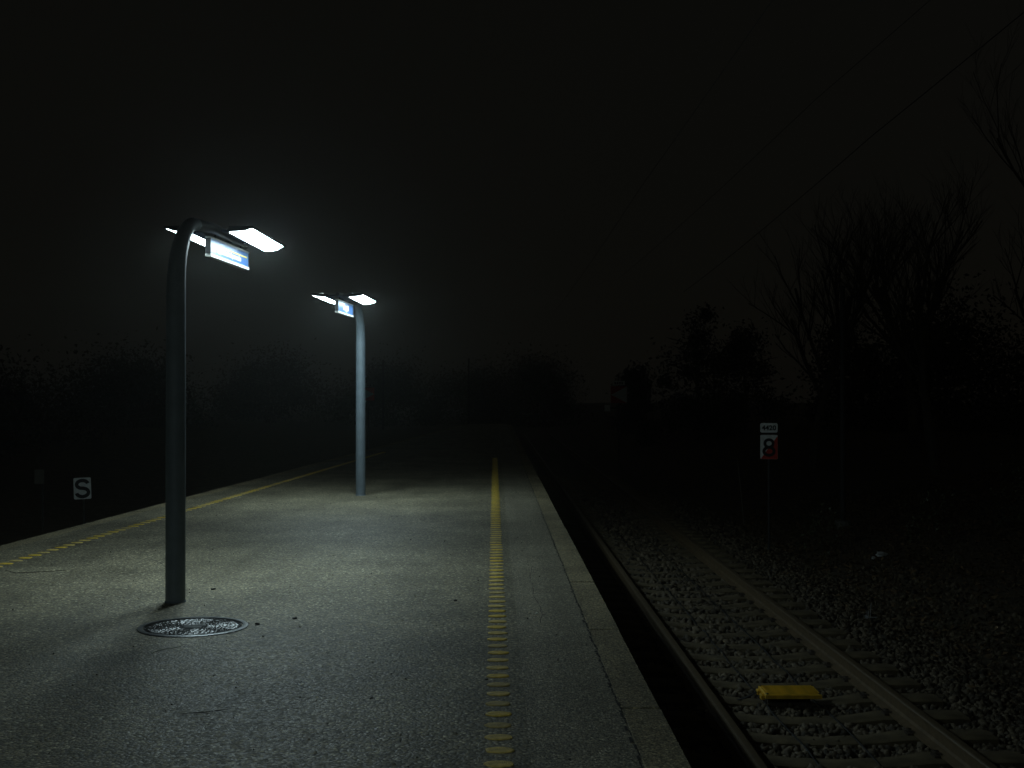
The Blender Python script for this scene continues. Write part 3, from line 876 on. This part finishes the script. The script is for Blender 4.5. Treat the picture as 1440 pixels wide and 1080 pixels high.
for i, (x, y_, h, lab) in enumerate((
        (9.2, 37.0, 10.5, 'tall bare tree leftmost on the right bank, above the board with the 8'),
        (10.8, 31.0, 9.2, 'bare tree right behind the slim overhead line mast'),
        (12.0, 26.5, 8.2, 'bare tree third from the right edge on the bank'),
        (15.0, 33.5, 11.0, 'tallest bare tree farther back on the right bank'),
        (12.6, 22.5, 5.2, 'bare tree second from the right edge of the view'),
        (13.2, 40.0, 11.0, 'bare tree far back between the mast and the tallest bare tree'),
        (11.4, 20.5, 3.8, 'bare tree nearest the right edge of the view'))):
    bare_tree((x, y_, gz(x, y_)), h, 20+i, lab, random.uniform(-.08, .08))
for i, (x, y_, w, h, lab) in enumerate((
        (6.9, 62.0, 2.2, 3.6, 'dark slim evergreen just right of the red arrow board'),
        (9.6, 60.0, 3.6, 6.0, 'tallest dark evergreen behind the right track'),
        (12.6, 64.0, 4.0, 4.6, 'broad dark evergreen right of the tallest one'),
        (16.5, 60.0, 5.0, 4.2, 'wide dark evergreen under the bare trees at right'))):
    leafy('evergreen_tree', (x, y_, gz(x, y_)), w, h, 6000, 40+i, lab, 'tree', 'dark evergreens behind the track', M['foliage'], 0.11)
for i, (x, y_, w, h, lab) in enumerate((
        (3.5, 105.0, 9.0, 4.6, 'dark distant bush left of the red arrow board'),
        (-2.5, 108.0, 9.0, 5.2, 'dark distant bush straight behind the platform end'),
        (-9.0, 106.0, 9.0, 4.4, 'dark distant bush behind the farther lamp post'),
        (-16.0, 92.0, 10.0, 3.8, 'dark distant bush between the two lamp posts'),
        (-20.0, 70.0, 9.0, 2.8, 'dark bush behind the nearest lamp post'),
        (-19.0, 48.0, 8.0, 2.0, 'dark bush above the board with the S'),
        (-17.0, 36.0, 7.0, 1.6, 'dark bush at the left edge of the view'),
        (21.0, 60.0, 10.0, 4.6, 'dark bush behind the trunks of the bare trees'),
        (29.0, 62.0, 11.0, 5.0, 'dark bush low on the horizon at the right edge'),
        (24.0, 46.0, 10.0, 3.6, 'dark bush in front of the horizon at the right edge'))):
    leafy('dark_bush', (x, y_, gz(x, y_)), w, h, 14000, 60+i, lab, 'bush', 'dark bushes along the horizon', M['foliage'], 0.09 if y_ < 60 else 0.13)
leafy('low_shrub', (5.75, 22.3, gz(5.75, 22.3)-0.05), 0.9, 0.75, 420, 81, 'low leafy shrub between the board with the 8 and the mast', 'shrub', None, M['foliage_pale'], 0.035, False)
leafy('low_shrub', (7.5, 21.6, gz(7.5, 21.6)-0.05), 1.2, 0.8, 420, 82, 'low leafy shrub right of the slim mast', 'shrub', None, M['foliage_pale'], 0.035, False)
leafy('low_shrub', (9.3, 22.0, gz(9.3, 22.0)-0.05), 1.6, 1.1, 700, 83, 'low leafy shrub near the right edge of the view', 'shrub', None, M['foliage_pale'], 0.035, False)

# ------------------------------------------------------------------ litter and crumbs
def lump(name, loc, size, seed, material, label, cat, group=None, squash=0.4):
    import bmesh
    rd = random.Random(seed); bm = bmesh.new()
    bmesh.ops.create_icosphere(bm, subdivisions=2, radius=1.0)
    for v in bm.verts:
        j = 1+rd.uniform(-0.35, 0.3)
        v.co = Vector((v.co.x*size[0]*j, v.co.y*size[1]*j, max(v.co.z, -0.5)*size[2]*j))
    me = bpy.data.meshes.new(name); bm.to_mesh(me); bm.free(); me.materials.append(material)
    return tag(link(name, me, None, loc, (0, 0, rd.uniform(0, 3))), label, cat, group)
lump('plastic_scrap', (6.34, 20.9, gz(6.34, 20.9)+0.05), (0.11, 0.06, 0.045), 1, M['paper'], 'crumpled white plastic scrap on the bank below the mast', 'litter')
lump('paper_scrap', (6.17, 20.75, gz(6.17, 20.75)+0.03), (0.045, 0.035, 0.03), 2, M['paper'], 'small pale scrap just left of the crumpled white plastic', 'litter')
pk = empty('plastic_packet', (4.43, 15.1, bed_z(4.43, 15)+0.05), 0.3, 'small shiny plastic packet glinting on the stones right of the track', 'litter')
m_ = MB()
m_.add([(-0.045, 0, 0.0), (-0.015, -0.012, -0.012), (0.0, 0.006, 0.012), (-0.03, 0.018, 0.035), (-0.05, 0.01, 0.03), (-0.02, 0.03, 0.0)], [(0,1,2,3),(0,3,4),(1,5,2),(0,5,1),(2,5,3),(4,3,5),(0,4,5)])
m_.build('foil_fold', M['foil'], pk)
m_ = MB(); m_.box(0.0, 0.12, 0.0, 0.012, -0.006, 0.002); m_.build('edge_strip', M['foil'], pk)
for pa, pb in (((0.03, 0.006, 0), (0.045, 0.01, 0.17)), ((-0.01, 0.006, 0), (-0.012, 0.01, 0.075)), ((0.008, 0.006, 0), (0.008, 0.01, 0.08))):
    m_ = MB(); m_.tube([pa, pb], 0.0025, 5); m_.build('edge_strip', M['foil'], pk)

def thin(name, pts_, r_, material, label, cat):
    m_ = MB(); m_.tube(pts_, r_, 6); return tag(m_.build(name, material, smooth=True), label, cat)
thin('twig', [(-4.23, 11.15, 0.006), (-4.08, 10.98, 0.007), (-3.93, 11.0, 0.010), (-3.78, 11.10, 0.006), (-3.70, 11.14, 0.005)], [0.002, 0.003, 0.003, 0.002, 0.001], M['twig'], 'dark curved twig lying near the left yellow dashes', 'twig')
thin('twig', [(-1.52, 6.17, 0.005), (-1.40, 6.20, 0.006), (-1.29, 6.26, 0.005)], [0.001, 0.0025, 0.001], M['twig'], 'short dark twig on the asphalt at the bottom left', 'twig')
thin('straw', [(-2.03, 7.62, 0.004), (-1.99, 7.72, 0.006), (-1.90, 7.80, 0.005)], 0.0025, M['straw'], 'short pale straw below the manhole cover', 'straw')
for i, (x, y_, s_, k_, lab) in enumerate((
        (-2.20, 10.07, 0.016, 'crumb', 'dark crumb of dirt right behind the nearest lamp post foot'),
        (-1.36, 8.77, 0.014, 'crumb', 'dark crumb of dirt right of the manhole cover'),
        (-0.285, 9.50, 0.012, 'crumb', 'small dark crumb left of the right yellow dashes'),
        (-1.575, 8.55, 0.016, 'crumb', 'dark crumb against the right rim of the manhole cover'),
        (-2.18, 6.53, 0.010, 'straw', 'tiny white scrap at the lower left of the platform'),
        (0.30, 8.95, 0.010, 'straw', 'tiny pale scrap between the yellow dashes and the edge slabs'))):
    lump('crumb' if k_ == 'crumb' else 'paper_scrap', (x, y_, 0.004), (s_*1.3, s_, s_*0.6), 90+i, M[k_], lab, 'dirt' if k_ == 'crumb' else 'litter')

# loose grit on the platform
gx = rng.uniform(-4.6, 0.6, 1500); gy = rng.uniform(5.0, 20.0, 1500)
ok = gx > np.array([left_edge(v)+0.2 for v in gy])
gp = np.stack([gx, gy, np.full(1500, 0.002)], 1)[ok]
tag(stones('grit', gp, (0.003 + 0.010*rng.uniform(0, 1, len(gp))**4), M['grit'], 0.6), 'loose grit and crumbs scattered over the platform asphalt', 'grit', kind='stuff')

# ------------------------------------------------------------------ night haze
h = MB(); h.box(-125, 125, -65, 205, -2.6, 16.0)
hz = bpy.data.materials.new('night_haze'); hz.use_nodes = True
hn, hl = hz.node_tree.nodes, hz.node_tree.links
hn.clear()
ho = hn.new('ShaderNodeOutputMaterial'); hv = hn.new('ShaderNodeVolumePrincipled')
hv.inputs['Color'].default_value = (0.9, 0.93, 0.9, 1)
hv.inputs['Density'].default_value = HAZE_DENSITY
hv.inputs['Anisotropy'].default_value = 0.88
hl.new(hv.outputs[0], ho.inputs['Volume'])
tag(h.build('haze', hz), 'thin night haze glowing around the lamps', 'haze', kind='stuff')
